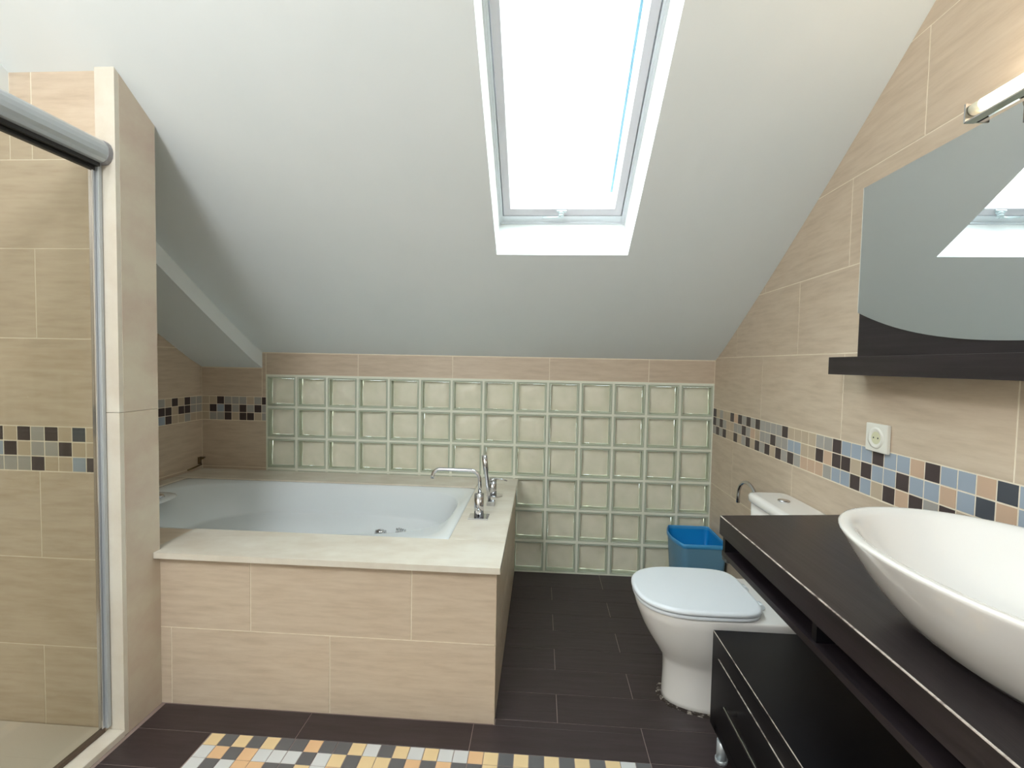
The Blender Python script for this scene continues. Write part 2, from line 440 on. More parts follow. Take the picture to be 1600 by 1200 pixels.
# partition between bath and shower
JY = -1.428
pm = MB(); PB, PF = -1.288, -1.418
def part_poly(): 
    pass
pv = []
x_segs = [(XL, XS, SOF), (XS, 0.345, 0.0)]
for x0, x1, dz in x_segs:
    zb = zcc(PB)-dz+0.01; zf = zcc(PF)-dz+0.01
    pm.add([(x0,PF,-0.1),(x1,PF,-0.1),(x1,PB,-0.1),(x0,PB,-0.1),(x0,PF,zf),(x1,PF,zf),(x1,PB,zb),(x0,PB,zb)],
           [(0,3,2,1),(4,5,6,7),(0,1,5,4),(1,2,6,5),(2,3,7,6),(3,0,4,7)])
wp = struct('wall_partition', pm, GROUT, 'narrow tiled partition between shower and bath with a marble-faced end', 'wall')
FP = (V3(0,PF,0), V3(1,0,0), V3(0,0,1), V3(0,-1,0))
zt = zcc(PF-0.008)
for v0, v1, off in [(0.0, 0.297, 0.055), (0.297, 0.607, -0.245), (0.607, 0.907, 0.055), (BT, 1.36, -0.245), (1.36, 1.66, 0.055), (1.66, 1.952, -0.245), (1.952, 2.35, 0.055)]:
    if v1 > zt-SOF:
        rows(wp, FP, XS, 0.287, [(v0, min(v1, zt), off)], None)
        rows(wp, FP, XL, XS, [(v0, min(v1, zt-SOF), off)], None)
    else: rows(wp, FP, XL, 0.287, [(v0, v1, off)], None)
chips(wp, FP, 0.224+0.05-8*0.05, BT, ['DTDGDTST', 'BDTGGDTT', 'GGGDTTBD'], 0.05, 0.0513)
chips(wp, FP, 0.274, BT, ['G', 'T', 'B'], 0.05, 0.0513, umax=0.287)
chips(wp, FP, -0.126, BT, ['GTDTGB', 'TDGTBD', 'DGTBTG'], 0.05, 0.0513, sign=-1)
FPB = (V3(0,PB,0), V3(-1,0,0), V3(0,0,1), V3(0,1,0))
for v0, v1, off in [(0.6, 0.907, -0.2), (0.907, BT, 0.1), (BT, 1.36, -0.35), (1.36, 1.66, -0.05), (1.66, 1.952, -0.35)]:
    rows(wp, FPB, -0.345, 0.43, [(v0, v1, off)], None)
# marble facing of its end: a front strip and a side sheet, each in two lengths
for z0, z1 in ((0.0, 1.115), (1.1165, 2.4)):
    f_ = MB(); yb0, yf0 = PB+0.0, JY
    def sheet(x0, x1, ya, yb):
        za = min(z1, zcc(ya)+0.004); zb_ = min(z1, zcc(yb)+0.004)
        f_.add([(x0,ya,z0),(x1,ya,z0),(x1,yb,z0),(x0,yb,z0),(x0,ya,za),(x1,ya,za),(x1,yb,zb_),(x0,yb,zb_)],
               [(0,3,2,1),(4,5,6,7),(0,1,5,4),(1,2,6,5),(2,3,7,6),(3,0,4,7)])
    sheet(0.287, 0.3548, JY, JY+0.016)
    part('marble_strip', f_, MARBLE, wp)
    f_ = MB(); sheet(0.3455, 0.3555, JY+0.0165, -1.2692)
    part('marble_sheet', f_, MARBLE_P, wp)

# ceiling : curved rake with the skylight hole, flat part, dropped strip on the left
SY0, SY1 = -0.764, -1.72       # skylight opening along Y
SX0, SX1 = 1.546, 2.132
cm = MB()
ys = [0.02]+[-0.1*k for k in range(1, 8)]+[SY0]+[-0.85-0.1*k for k in range(0, 9)]+[SY1]+[-1.80, -1.87, -TT]
ys = sorted(set(round(y, 4) for y in ys), reverse=True)
xs = [XS-0.02, 0.35, 0.9, SX0, SX1, 2.5, XR+0.1]
def zq(y): return zcc(y) if y < 0 else 1.34
vi = {}
cv = []; cfc = []
for i, y in enumerate(ys):
    for j, x in enumerate(xs):
        vi[(i, j)] = len(cv); cv.append((x, y, zq(y)))
for i in range(len(ys)-1):
    for j in range(len(xs)-1):
        if xs[j] == SX0 and ys[i] <= SY0+1e-6 and ys[i+1] >= SY1-1e-6: continue
        cfc.append((vi[(i, j)], vi[(i, j+1)], vi[(i+1, j+1)], vi[(i+1, j)]))
cm.add(cv, cfc, 0, True)
cm.add([(XL-0.1, -TT, ZFLAT), (XR+0.1, -TT, ZFLAT), (XR+0.1, YF-0.1, ZFLAT), (XL-0.1, YF-0.1, ZFLAT)], [(0,1,2,3)])
# outer lid so no daylight leaks in (roof build-up above the hole stays open)
ceil = struct('ceiling', cm, PLASTER, 'white sloping attic ceiling', 'ceiling')
for p in ceil.data.polygons:
    if p.normal.z > 0: p.flip()
sm_ = MB(); ring = []
for y in ys: ring.append(y)
L = []
for y in ys: L.append((XS, y, zq(y)+0.02)); 
sv = []; sf = []
for i, y in enumerate(ys):
    z = zq(y)
    sv += [(XL-0.1, y, z-SOF), (XS, y, z-SOF), (XS, y, z+0.03), (XL-0.1, y, z+0.03)]
for i in range(len(ys)-1):
    for k in range(4):
        a = i*4+k; b = i*4+(k+1) % 4; sf.append((a, b, b+4, a+4))
sm_.add(sv, sf, 0, False)
dsf = part('dropped_soffit', sm_, PLASTER, ceil)

# skylight: reveal, frame, sash, pane, handle (perpendicular to the slope)
sl = 0.662; nlen = math.hypot(sl, 1)
NN = V3(0, sl/nlen, 1/nlen); SS = V3(0, -1/nlen, sl/nlen)     # outward normal, up-slope direction
O_ = V3(SX0, SY0, zcc(SY0)); Wd = SX1-SX0
top_pt = V3(SX0, SY1, zcc(SY1)); Ls = (top_pt-O_).dot(SS)
def SP(u, s, d): return O_+V3(1,0,0)*u+SS*s+NN*d
rv = MB()
D = 0.205
def topd(s): return 0.0
n0 = 10
def edge_pt(u, y): return V3(SX0+u, y, zcc(y))
eys = [y for y in ys if SY1-1e-6 <= y <= SY0+1e-6]
for u, uo in ((0.0, -0.03), (Wd, Wd+0.03)):
    v = []; f = []
    for y in eys:
        p = edge_pt(u, y); s_ = (p-O_).dot(SS)
        v += [tuple(p), tuple(SP(u, s_, D+0.06))]
    for k in range(len(eys)-1): f.append((2*k, 2*k+2, 2*k+3, 2*k+1))
    rv.add(v, f)
pa, pb = edge_pt(0, SY0), edge_pt(Wd, SY0); rv.add([pa, pb, SP(Wd, 0, D+0.06), SP(0, 0, D+0.06)], [(0,1,2,3)])
pa, pb = edge_pt(0, SY1), edge_pt(Wd, SY1); st = (pa-O_).dot(SS); rv.add([pa, pb, SP(Wd, st, D+0.06), SP(0, st, D+0.06)], [(0,1,2,3)])
win = struct('window_1', rv, PAINT, 'pivoting roof window set deep in the sloping ceiling', 'window')
def fbox(mb, u0, u1, s0, s1, d0, d1, mi=0):
    v = [SP(u, s, d) for d in (d0, d1) for s in (s0, s1) for u in (u0, u1)]
    mb.add(v, [(0,2,3,1),(4,5,7,6),(0,1,5,4),(2,6,7,3),(0,4,6,2),(1,3,7,5)], mi)
fo = 0.010
f_ = MB(); e = 0.006
a0, a1, b0, b1 = 0.0, Wd, 0.0, Ls
fw_ = 0.018
fbox(f_, a0, a0+fo+0.008, b0, b1, D, D+0.09); fbox(f_, a1-fo-0.008, a1, b0, b1, D, D+0.09)
fbox(f_, a0, a1, b0, b0+0.040, D+0.006, D+0.09); fbox(f_, a0, a1, b1-0.02, b1, D, D+0.09)
fbox(f_, a0, a0+fo, b0, b1, D-0.008, D); fbox(f_, a1-fo, a1, b0, b1, D-0.008, D); fbox(f_, a0, a1, b0, b0+0.008, D-0.004, D+0.01)
part('window_frame', f_, mat('frame_paint', (214, 218, 222), 0.5), win)
f_ = MB(); s0 = 0.023; sw = 0.032; zb0 = 0.044
SASH = mat('white_sash', (196, 192, 196), 0.45)
fbox(f_, s0, s0+sw, zb0, b1-0.025, D+0.006, D+0.075); fbox(f_, a1-s0-sw, a1-s0, zb0, b1-0.025, D+0.006, D+0.075)
fbox(f_, s0+sw, a1-s0-sw, zb0, zb0+sw+0.003, D+0.006, D+0.075); fbox(f_, s0+sw, a1-s0-sw, b1-0.025-sw, b1-0.025, D+0.006, D+0.075)
part('window_sash', f_, SASH, win)
f_ = MB(); q0 = s0+sw; fbox(f_, q0, a1-q0, zb0+sw, b1-0.025-sw, D+0.060, D+0.064); part('window_pane', f_, SKYGLASS, win)
f_ = MB(); fbox(f_, a1-q0-0.024, a1-q0-0.013, zb0+sw+0.045, b1-0.06, D+0.066, D+0.074); part('pane_gasket', f_, mat('pale_blue_gasket', (170, 214, 240), 0.5), win)
f_ = MB(); uh = 0.288
f_.cyl(SP(uh, zb0+0.018, D+0.010), SP(uh, zb0+0.018, D-0.012), 0.012); f_.cyl(SP(uh, zb0+0.012, D-0.018), SP(uh, zb0+0.016, D-0.006), 0.013, 0.010)
f_.tube([SP(uh, zb0+0.010, D-0.016), SP(uh-0.03, zb0+0.006, D-0.018), SP(uh-0.085, zb0+0.008, D-0.016)], [0.006, 0.005, 0.004]); fbox(f_, uh-0.02, uh+0.024, zb0+0.022, zb0+0.032, D-0.002, D+0.008)
part('window_handle', f_, mat('handle_grey', (196, 206, 208), 0.3, 0.3), win)

# wall behind the camera with a door
wf = struct('wall_front', MB().box(XL-0.1, XR+0.1, YF-0.1, YF, -0.1, 2.9), PLASTER, 'plain white wall behind the camera', 'wall')
dm = MB().box(0.9, 1.7, YF, YF+0.03, 0.0, 2.05, 0, 0.003); 
door = struct('door_1', dm, mat('door_white', (214, 208, 198), 0.5), 'plain door behind the camera', 'door')
part('door_handle', MB().tube([(0.98, YF+0.03, 1.0), (0.98, YF+0.07, 1.0), (1.08, YF+0.07, 1.0)], 0.008), CHROME, door)

t = thing('ceiling_lamp', 'round chrome ceiling lamp with three bare bulbs behind the camera', 'lamp', (LAMPC[0], LAMPC[1], ZFLAT))
part('ceiling_plate', MB().cyl((LAMPC[0], LAMPC[1], ZFLAT), (LAMPC[0], LAMPC[1], ZFLAT-0.02), 0.10, 0.095), CHROME, t)
for p in BULBS:
    q = ((p[0]+LAMPC[0])/2, (p[1]+LAMPC[1])/2, ZFLAT-0.02)
    part('lamp_arm', MB().tube([q, (p[0], p[1], ZFLAT-0.05), (p[0], p[1], p[2]+0.075)], 0.008), CHROME, t)
    part('bulb_socket', MB().cyl((p[0], p[1], p[2]+0.085), (p[0], p[1], p[2]+0.048), 0.018), CHROME, t)
t = thing('fill_bulb', 'bare bulb added as fill behind the camera, placed to suit a second shadow edge', 'lamp', (LAMP2[0], LAMP2[1], ZFLAT))
part('ceiling_rose', MB().cyl((LAMP2[0], LAMP2[1], ZFLAT), (LAMP2[0], LAMP2[1], ZFLAT-0.025), 0.045, 0.035), PAINT, t)
part('bulb_socket', MB().cyl((LAMP2[0], LAMP2[1], ZFLAT-0.025), (LAMP2[0], LAMP2[1], LAMP2[2]+0.05), 0.016), PAINT, t)

# ------------------------------------------------------------------ bath surround
TY = -1.268; TXR = 1.617
bs = thing('bath_surround', 'beige tiled bath surround with a cream marble deck', 'bath surround', (0.6, -0.65, 0.0))
cmb = MB()
cmb.box(0.335, TXR-0.001, TY+0.001, TY+0.09, 0.0, 0.565); cmb.box(TXR-0.09, TXR-0.001, TY+0.09, -0.012, 0.0, 0.565)
part('surround_core', cmb, GROUT, bs)
FT = (V3(0,TY,0), V3(1,0,0), V3(0,0,1), V3(0,-1,0))
for x0, x1, z0, z1 in [(0.335, 0.395, 0, 0.2945), (0.395, 1.005, 0, 0.2945), (1.005, TXR, 0, 0.2945), (0.335, 0.704, 0.2945, 0.565), (0.704, 1.308, 0.2945, 0.565), (1.308, TXR, 0.2945, 0.565)]:
    tile(bs, FT, rect(x0, x1, z0, z1), TILE)
FS = (V3(TXR-0.001,0,0), V3(0,1,0), V3(0,0,1), V3(1,0,0))
for y0, y1, z0, z1 in [(TY-0.006, -0.96, 0, 0.2945), (-0.96, -0.357, 0, 0.2945), (-0.357, -0.012, 0, 0.2945), (TY-0.006, -0.66, 0.2945, 0.565), (-0.66, -0.057, 0.2945, 0.565), (-0.057, -0.012, 0.2945, 0.565)]:
    tile(bs, FS, rect(y0, y1, z0, z1), TILE)
# marble deck: front, right, back, left slabs round the opening
DZ0, DZ1 = 0.568, 0.590
OX0, OX1, OY0, OY1 = -0.345, 1.398, -1.052, -0.238
part('deck_slab', MB().prism([(0.3575, -1.302), (OX1+0.232, -1.302), (OX1+0.232, OY0), (0.325, OY0), (0.325, -1.267), (0.3575, -1.267)], DZ0, DZ1), MARBLE, bs)
part('deck_slab', MB().box(OX1, OX1+0.232, OY0+0.001, -0.004, DZ0, DZ1, 0, 0.003), MARBLE, bs)
part('deck_slab', MB().box(XL+0.004, OX1-0.001, OY1, -0.004, DZ0, DZ1, 0, 0.003), MARBLE, bs)
part('deck_slab', MB().box(XL+0.004, OX0, OY0, OY1-0.001, DZ0, DZ1, 0, 0.003), MARBLE, bs)
part('deck_tile', MB().box(XL+0.004, 0.323, -1.275, OY0-0.0015, DZ0, DZ1-0.002, 0, 0.002), TILE, bs, 'beige tile piece closing the deck behind the partition')

# ------------------------------------------------------------------ bathtub
def sring(x0, x1, y0, y1, e, z, n=72):
    cx, cy, hx, hy = (x0+x1)/2, (y0+y1)/2, (x1-x0)/2, (y1-y0)/2; R = []
    for i in range(n):
        t = 2*PI*(i+0.5)/n; c, s = math.cos(t), math.sin(t)
        R.append((cx+hx*math.copysign(abs(c)**(2/e), c), cy+hy*math.copysign(abs(s)**(2/e), s), z))
    return R
tub = thing('bathtub', 'white acrylic built-in bathtub with a rounded backrest end', 'bathtub', (0.5, -0.64, 0.15))
z0 = 0.5835
rg = [sring(OX0-0.02, OX1+0.012, OY0-0.012, OY1+0.012, 60, 0.566), sring(OX0+0.001, OX1-0.001, OY0+0.001, OY1-0.001, 60, 0.567),
      sring(OX0+0.0015, OX1-0.0015, OY0+0.0015, OY1-0.0015, 60, z0), sring(OX0+0.012, OX1-0.012, OY0+0.010, OY1-0.010, 30, z0+0.001),
      sring(-0.300, 1.352, -1.035, -0.257, 3.4, z0-0.002), sring(-0.288, 1.344, -1.030, -0.261, 3.4, z0-0.010),
      sring(-0.255, 1.336, -1.024, -0.266, 3.3, z0-0.04), sring(-0.17, 1.322, -1.016, -0.272, 3.2, 0.50),
      sring(-0.085, 1.308, -1.012, -0.276, 3.1, 0.440), sring(-0.07, 1.305, -1.010, -0.278, 3.1, 0.424), sring(-0.06, 1.302, -1.007, -0.281, 3.1, 0.416), sring(-0.045, 1.298, -1.000, -0.288, 3.1, 0.411), sring(0.03, 1.28, -0.975, -0.315, 3.0, 0.400),
      sring(0.14, 1.24, -0.90, -0.39, 2.9, 0.358), sring(0.22, 1.20, -0.87, -0.42, 2.9, 0.33), sring(0.32, 1.15, -0.83, -0.46, 2.8, 0.22),
      sring(0.38, 1.11, -0.80, -0.49, 2.7, 0.175), sring(0.46, 1.04, -0.75, -0.54, 2.6, 0.162)]
part('tub_shell', MB().loft(rg, False, True), ACRYL, tub)
# headrest with control disc
hm = MB(); rr = []
for k in range(7):
    a = PI/2*k/6; s = math.cos(a)
    rr.append(sring(-0.215-0.105*max(s, 0.05), -0.215+0.105*max(s, 0.05), -0.70-0.155*max(s, 0.05), -0.70+0.155*max(s, 0.05), 2.6, z0-0.004+0.026*math.sin(a), 40))
part('headrest', hm.loft(rr, False, True), ACRYL, tub)
part('control_disc', MB().cyl((-0.150, -0.69, 0.602), (-0.150, -0.69, 0.612), 0.032, 0.026), CHROME, tub)
dr = MB().cyl((0.893, -0.400, 0.352), (0.893, -0.392, 0.372), 0.034, 0.030).cyl((0.893, -0.392, 0.372), (0.893, -0.390, 0.377), 0.022, 0.010)
part('chrome_inlet', dr, CHROME, tub)
dr = MB()
for k in range(5): dr.cyl((0.985+0.011*k, -0.40, 0.360), (0.980+0.012*k, -0.385, 0.386-0.003*abs(k-1)), 0.004)
dr.cyl((1.005, -0.40, 0.350), (1.005, -0.395, 0.368), 0.030)
part('chrome_grille', dr, CHROME, tub)

# ------------------------------------------------------------------ bath taps
sp = thing('bath_spout', 'chrome gooseneck bath spout on a square plate at the deck edge', 'bath tap', (1.483, -0.765, DZ1))
part('base_plate', MB().box(1.438, 1.530, -0.806, -0.728, DZ1, DZ1+0.006, 0, 0.001), CHROME, sp)
part('spout_body', MB().cyl((1.484, -0.765, DZ1+0.006), (1.484, -0.765, 0.700), 0.0225).cyl((1.484, -0.765, 0.700), (1.484, -0.765, 0.706), 0.0225, 0.013), CHROME, sp)
pts = [(1.486, -0.765, 0.70), (1.486, -0.765, 0.762)]+[(1.440+0.046*math.cos(a), -0.765, 0.762+0.046*math.sin(a)) for a in [PI/2*k/8 for k in range(1, 9)]]
pts += [(1.30, -0.765, 0.809)]+[(1.300-0.036*math.sin(a), -0.765, 0.773+0.036*math.cos(a)) for a in [PI/2*k/8 for k in range(1, 8)]]+[(1.263, -0.765, 0.765)]
part('spout_pipe', MB().tube(pts, 0.0085), CHROME, sp)
part('diverter_knob', MB().cyl((1.484, -0.785, 0.625), (1.484, -0.800, 0.625), 0.013, 0.011).tube([(1.484, -0.798, 0.63), (1.478, -0.806, 0.648)], 0.004), CHROME, sp)
hs = thing('hand_shower', 'slim chrome stick hand shower standing behind the bath spout', 'hand shower', (1.515, -0.57, DZ1))
part('shower_holder', MB().box(1.499, 1.540, -0.592, -0.552, DZ1, DZ1+0.022, 0, 0.002), CHROME, hs)
part('shower_handle', MB().tube([(1.512, -0.576, 0.612), (1.504, -0.583, 0.68), (1.4945, -0.591, 0.762), (1.493, -0.592, 0.775), (1.485, -0.600, 0.848)], [0.0075, 0.0085, 0.0095, 0.0135, 0.0135], 20), CHROME, hs)
mx = thing('bath_mixer', 'chrome single-lever bath mixer at the far end of the deck', 'bath tap', (1.515, -0.41, DZ1))
part('base_plate', MB().loft([[(1.522+r*math.cos(a), -0.40+r*math.sin(a), z) for a in [2*PI*(i+0.5)/8 for i in range(8)]] for r, z in ((0.046, DZ1), (0.046, DZ1+0.005), (0.042, DZ1+0.007))], True, True, 0, False), CHROME, mx)
part('mixer_body', MB().cyl((1.512, -0.41, DZ1+0.006), (1.512, -0.41, 0.672), 0.021).cyl((1.512, -0.41, 0.674), (1.512, -0.41, 0.690), 0.021, 0.016), CHROME, mx)
part('lever', MB().tube([(1.520, -0.412, 0.686), (1.55, -0.416, 0.686), (1.590, -0.424, 0.680)], [0.005, 0.0045, 0.004]), CHROME, mx)

# little metal bracket in the alcove corner
br = thing('wall_bracket', 'small tarnished metal bracket on the alcove wall above the bath corner', 'bracket', (XL, -0.05, 0.65))
BRONZE = mat('tarnished_metal', (122, 104, 74), 0.35, 0.8)
part('mounting_arm', MB().box(XL+0.001, XL+0.010, -0.045, -0.020, 0.622, 0.668, 0, 0.002).tube([(XL+0.01, -0.03, 0.664), (XL+0.045, -0.04, 0.668), (XL+0.048, -0.075, 0.664)], 0.005), BRONZE, br)
part('support_rail', MB().tube([(XL+0.012, -0.03, 0.626), (XL+0.03, -0.05, 0.622), (XL+0.03, -0.165, 0.612)], 0.005), BRONZE, br)

# ------------------------------------------------------------------ shower
sh = thing('shower_enclosure', 'sliding glass shower screen with a grey aluminium top rail', 'shower screen', (0.31, -2.1, 0.03))
rl = MB(); ring_ = []
Y0, Y1 = JY-0.001, -2.75
prof = []
for k in range(9):
    a = -PI/2+PI*k/8; prof.append((0.322+0.026*math.cos(a), 1.964+0.036*math.sin(a)))
prof += [(0.286, 2.000), (0.282, 1.996), (0.282, 1.936), (0.286, 1.930)]
rl.loft([[(x, y, z) for x, z in prof] for y in (Y0-0.014, Y1)], True, True, 0, False)
part('top_rail', rl, ALU, sh)
part('end_cap', MB().loft([[(0.315+(x-0.315)*1.05, y, 1.964+(z-1.964)*1.05) for x, z in prof] for y in (Y0, Y0-0.016)], True, True, 0, False), mat('grey_end_cap', (150, 150, 154), 0.5), sh)
part('rail_seal', MB().box(0.288, 0.302, Y1, Y0-0.018, 1.905, 1.932), ALU_D, sh)
part('rail_seal', MB().box(0.306, 0.320, Y1, Y0-0.018, 1.916, 1.932), ALU_D, sh)
part('wall_profile', MB().box(0.286, 0.310, Y0-0.014, Y0, 0.034, 1.93, 0, 0.002), ALU, sh)
part('glass_panel', MB().box(0.2935, 0.2985, -2.70, Y0-0.014, 0.036, 1.92), GLASS, sh)
part('door_stile', MB().box(0.286, 0.300, Y0-0.026, Y0-0.0145, 0.036, 1.905, 0, 0.001), CHROME, sh)
part('bottom_seal', MB().box(0.288, 0.302, -2.70, Y0-0.016, 0.024, 0.038), mat('brown_seal', (90, 74, 62), 0.6), sh)
st_ = thing('shower_tray', 'cream low shower tray with a pale marble threshold', 'shower tray', (0.0, -2.0, 0.0))
part('tray', MB().box(XL+0.003, 0.294, -2.72, PF-0.003, -0.004, 0.020, 0, 0.004), TRAY, st_)
part('threshold', MB().box(0.296, 0.358, -2.75, JY-0.0005, -0.002, 0.022, 0, 0.002), MARBLE, st_)

# ------------------------------------------------------------------ toilet
TYc = -1.05
def dring(xf, xb, hy, z, e=2.3, n=56, yc=TYc, back=8.0, xm=None):
    """outline with a rounded front at xf and squarer back at xb"""
    xm = xm if xm is not None else xf+min(0.24, (xb-xf)*0.5); R = []
    for i in range(n):
        t = 2*PI*(i+0.5)/n; c, s = math.cos(t), math.sin(t)
        if c < 0: R.append((xm+(xm-xf)*-abs(c)**(2/e), yc+hy*math.copysign(abs(s)**(2/e), s), z))
        else: R.append((xm+(xb-xm)*abs(c)**(2/back), yc+hy*math.copysign(abs(s)**(2/back if c > 0 else 2/e), s), z))
    return R
to = thing('toilet', 'white close-coupled toilet with the lid down beside the dark cabinet', 'toilet', (2.45, TYc, 0.0))
rg = [dring(2.262, 2.77, 0.112, 0.001), dring(2.266, 2.77, 0.108, 0.02), dring(2.268, 2.77, 0.106, 0.10), dring(2.266, 2.77, 0.108, 0.155), dring(2.256, 2.77, 0.118, 0.180),
      dring(2.234, 2.77, 0.138, 0.215), dring(2.205, 2.77, 0.156, 0.26), dring(2.178, 2.77, 0.170, 0.31), dring(2.158, 2.77, 0.180, 0.36), dring(2.150, 2.77, 0.184, 0.395), dring(2.156, 2.77, 0.180, 0.402)]
part('bowl', MB().loft(rg, True, True), CERAM, to)
def lidring(k, z, sc=0.0): return dring(2.140+sc, 2.585-sc, 0.192-sc, z, 2.5, 72, TYc, 5.0, 2.36)
part('seat', MB().loft([lidring(0, 0.404, 0.010), lidring(0, 0.407, 0.004), lidring(0, 0.415, 0.004), lidring(0, 0.418, 0.008)], True, True), SEATM, to)
part('lid', MB().loft([lidring(0, 0.421, 0.006), lidring(0, 0.424, 0.0), lidring(0, 0.432, 0.0), lidring(0, 0.437, 0.004), lidring(0, 0.4395, 0.012)], True, True), SEATM, to)
part('hinge', MB().cyl((2.60, TYc-0.085, 0.412), (2.60, TYc-0.055, 0.412), 0.011), SEATM, to)
part('hinge', MB().cyl((2.60, TYc+0.055, 0.412), (2.60, TYc+0.085, 0.412), 0.011), SEATM, to)
def tring(x0, x1, y0, y1, z, e=7): return sring(x0, x1, y0, y1, e, z, 48)
part('tank', MB().loft([tring(2.660, 2.797, -1.215, -0.885, 0.40), tring(2.650, 2.797, -1.228, -0.872, 0.55), tring(2.648, 2.797, -1.232, -0.868, 0.742)], True, True), CERAM, to)
part('tank_lid', MB().loft([tring(2.645, 2.798, -1.236, -0.866, 0.744), tring(2.638, 2.799, -1.243, -0.861, 0.750), tring(2.638, 2.799, -1.243, -0.861, 0.770), tring(2.644, 2.798, -1.238, -0.866, 0.779), tring(2.66, 2.796, -1.225, -0.88, 0.782)], True, True), CERAM, to)
part('flush_button', MB().cyl((2.725, -1.01, 0.782), (2.725, -1.01, 0.787), 0.022).cyl((2.722, -1.01, 0.787), (2.722, -1.01, 0.789), 0.016), CHROME, to)
# sealant round the foot
sr = MB(); A = dring(2.262, 2.77, 0.112, 0.001); B = []
rnd = random.Random(4)
outer = []; 
for i, p in enumerate(A):
    d = (Vector((p[0], p[1]))-Vector((2.50, TYc))).normalized(); wv = 0.010+0.012*rnd.random()
    outer.append((p[0]+d.x*wv, p[1]+d.y*wv, 0.0006)); B.append((p[0]-d.x*0.004, p[1]-d.y*0.004, 0.006))
part('foot_sealant', MB().loft([outer, B], False, False, 0, True), SEAL, to)

# paper holder
ph = thing('paper_holder', 'chrome arched paper holder on the right wall behind the toilet tank', 'paper holder', (XR, -0.64, 0.70))
AY = -0.64; pts = [(2.745, AY+0.10, 0.640), (2.745, AY+0.10, 0.680)]+[(2.745, AY+0.10*math.cos(a), 0.680+0.082*math.sin(a)) for a in [PI*k/14 for k in range(1, 14)]]+[(2.745, AY-0.10, 0.680)]
part('arch_bar', MB().tube(pts, 0.0085), CHROME, ph)
part('wall_mount', MB().cyl((XR, AY-0.10, 0.68), (XR-0.012, AY-0.10, 0.68), 0.024).cyl((XR-0.01, AY-0.10, 0.68), (2.74, AY-0.10, 0.68), 0.009), CHROME, ph)

# ------------------------------------------------------------------ waste bin
bn = thing('waste_bin', 'open blue plastic waste bin in the corner behind the toilet', 'bin', (2.65, -0.18, 0.0))
def bring(s, z, o=0.0):
    # D shape: bulging left side, straight others
    y0, y1 = -0.338+o, -0.018-o; x1 = 2.793-o; yc = (y0+y1)/2; P = []
    NL = 14
    for k in range(NL+1):
        a = PI*k/NL; t = -1+2*k/NL; yy = yc+(y1-yc)*-t
        P.append((2.552+o-0.038*(1-t*t), yy))
    for k in range(6): P.append((2.56+(x1-2.575)*(k+0.5)/6, y0))
    for k in range(6): a = -PI/2+PI/2*(k+0.5)/6; P.append((x1-0.02+0.02*math.cos(a), y0+0.02+0.02*math.sin(a)))
    for k in range(6): P.append((x1, y0+0.02+(y1-y0-0.04)*(k+0.5)/6))
    for k in range(6): a = PI/2*(k+0.5)/6; P.append((x1-0.02+0.02*math.cos(a), y1-0.02+0.02*math.sin(a)))
    for k in range(6): P.append((x1-0.015-(x1-2.575)*(k+0.5)/6, y1))
    cx = 2.67
    return [(cx+(x-cx)*s, yc+(y-yc)*s, z) for x, y in P]
part('bin_body', MB().loft([bring(0.80, 0.001), bring(0.83, 0.01), bring(0.965, 0.318)], True, False), BLUEO, bn)
part('bin_liner_wall', MB().loft([bring(0.955, 0.322), bring(0.815, 0.012)], False, True), BLUEI, bn)
part('bin_rim', MB().loft([bring(0.955, 0.322), bring(0.952, 0.336), bring(0.962, 0.341), bring(0.985, 0.341), bring(1.0, 0.334), bring(1.0, 0.320), bring(0.962, 0.316)], False, False), BLUER, bn)

# ------------------------------------------------------------------ vanity
WX = 2.355; WZ0, WZ1 = 0.760, 0.820; WY0 = -1.345; WY1 = -2.80
vt = thing('vanity_worktop', 'black wood-grain wall-hung worktop with an open slot beneath', 'worktop', (2.6, -2.05, 0.70))
f_ = MB(); f_.prism([(WX, WY1), (XR-0.001, WY1), (XR-0.001, -1.283), (WX, WY0)], WZ0, WZ1)
part('top_slab', f_, WOOD, vt)
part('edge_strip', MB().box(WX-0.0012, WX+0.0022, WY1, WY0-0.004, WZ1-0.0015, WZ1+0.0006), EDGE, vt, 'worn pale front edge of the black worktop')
part('bottom_board', MB().prism([(WX+0.004, WY1), (XR-0.001, WY1), (XR-0.001, -1.30), (WX+0.004, WY0-0.015)], 0.694, 0.711), WOOD, vt)
part('side_panel', MB().box(WX+0.006, XR-0.02, WY0-0.034, WY0-0.016, 0.711, WZ0), WOODE, vt)
part('divider', MB().box(WX+0.012, XR-0.02, -1.874, -1.856, 0.711, WZ0), WOODE, vt)
part('divider', MB().box(WX+0.012, XR-0.02, -2.44, -2.422, 0.711, WZ0), WOODE, vt)
part('back_panel', MB().box(XR-0.02, XR-0.001, WY1, -1.32, 0.711, WZ0), NICHE, vt)
part('support_bracket', MB().box(WX+0.012, WX+0.055, WY0-0.03, WY0+0.005, 0.672, 0.694, 0, 0.003), mat('bracket_grey', (96, 104, 106), 0.4, 0.4), vt)

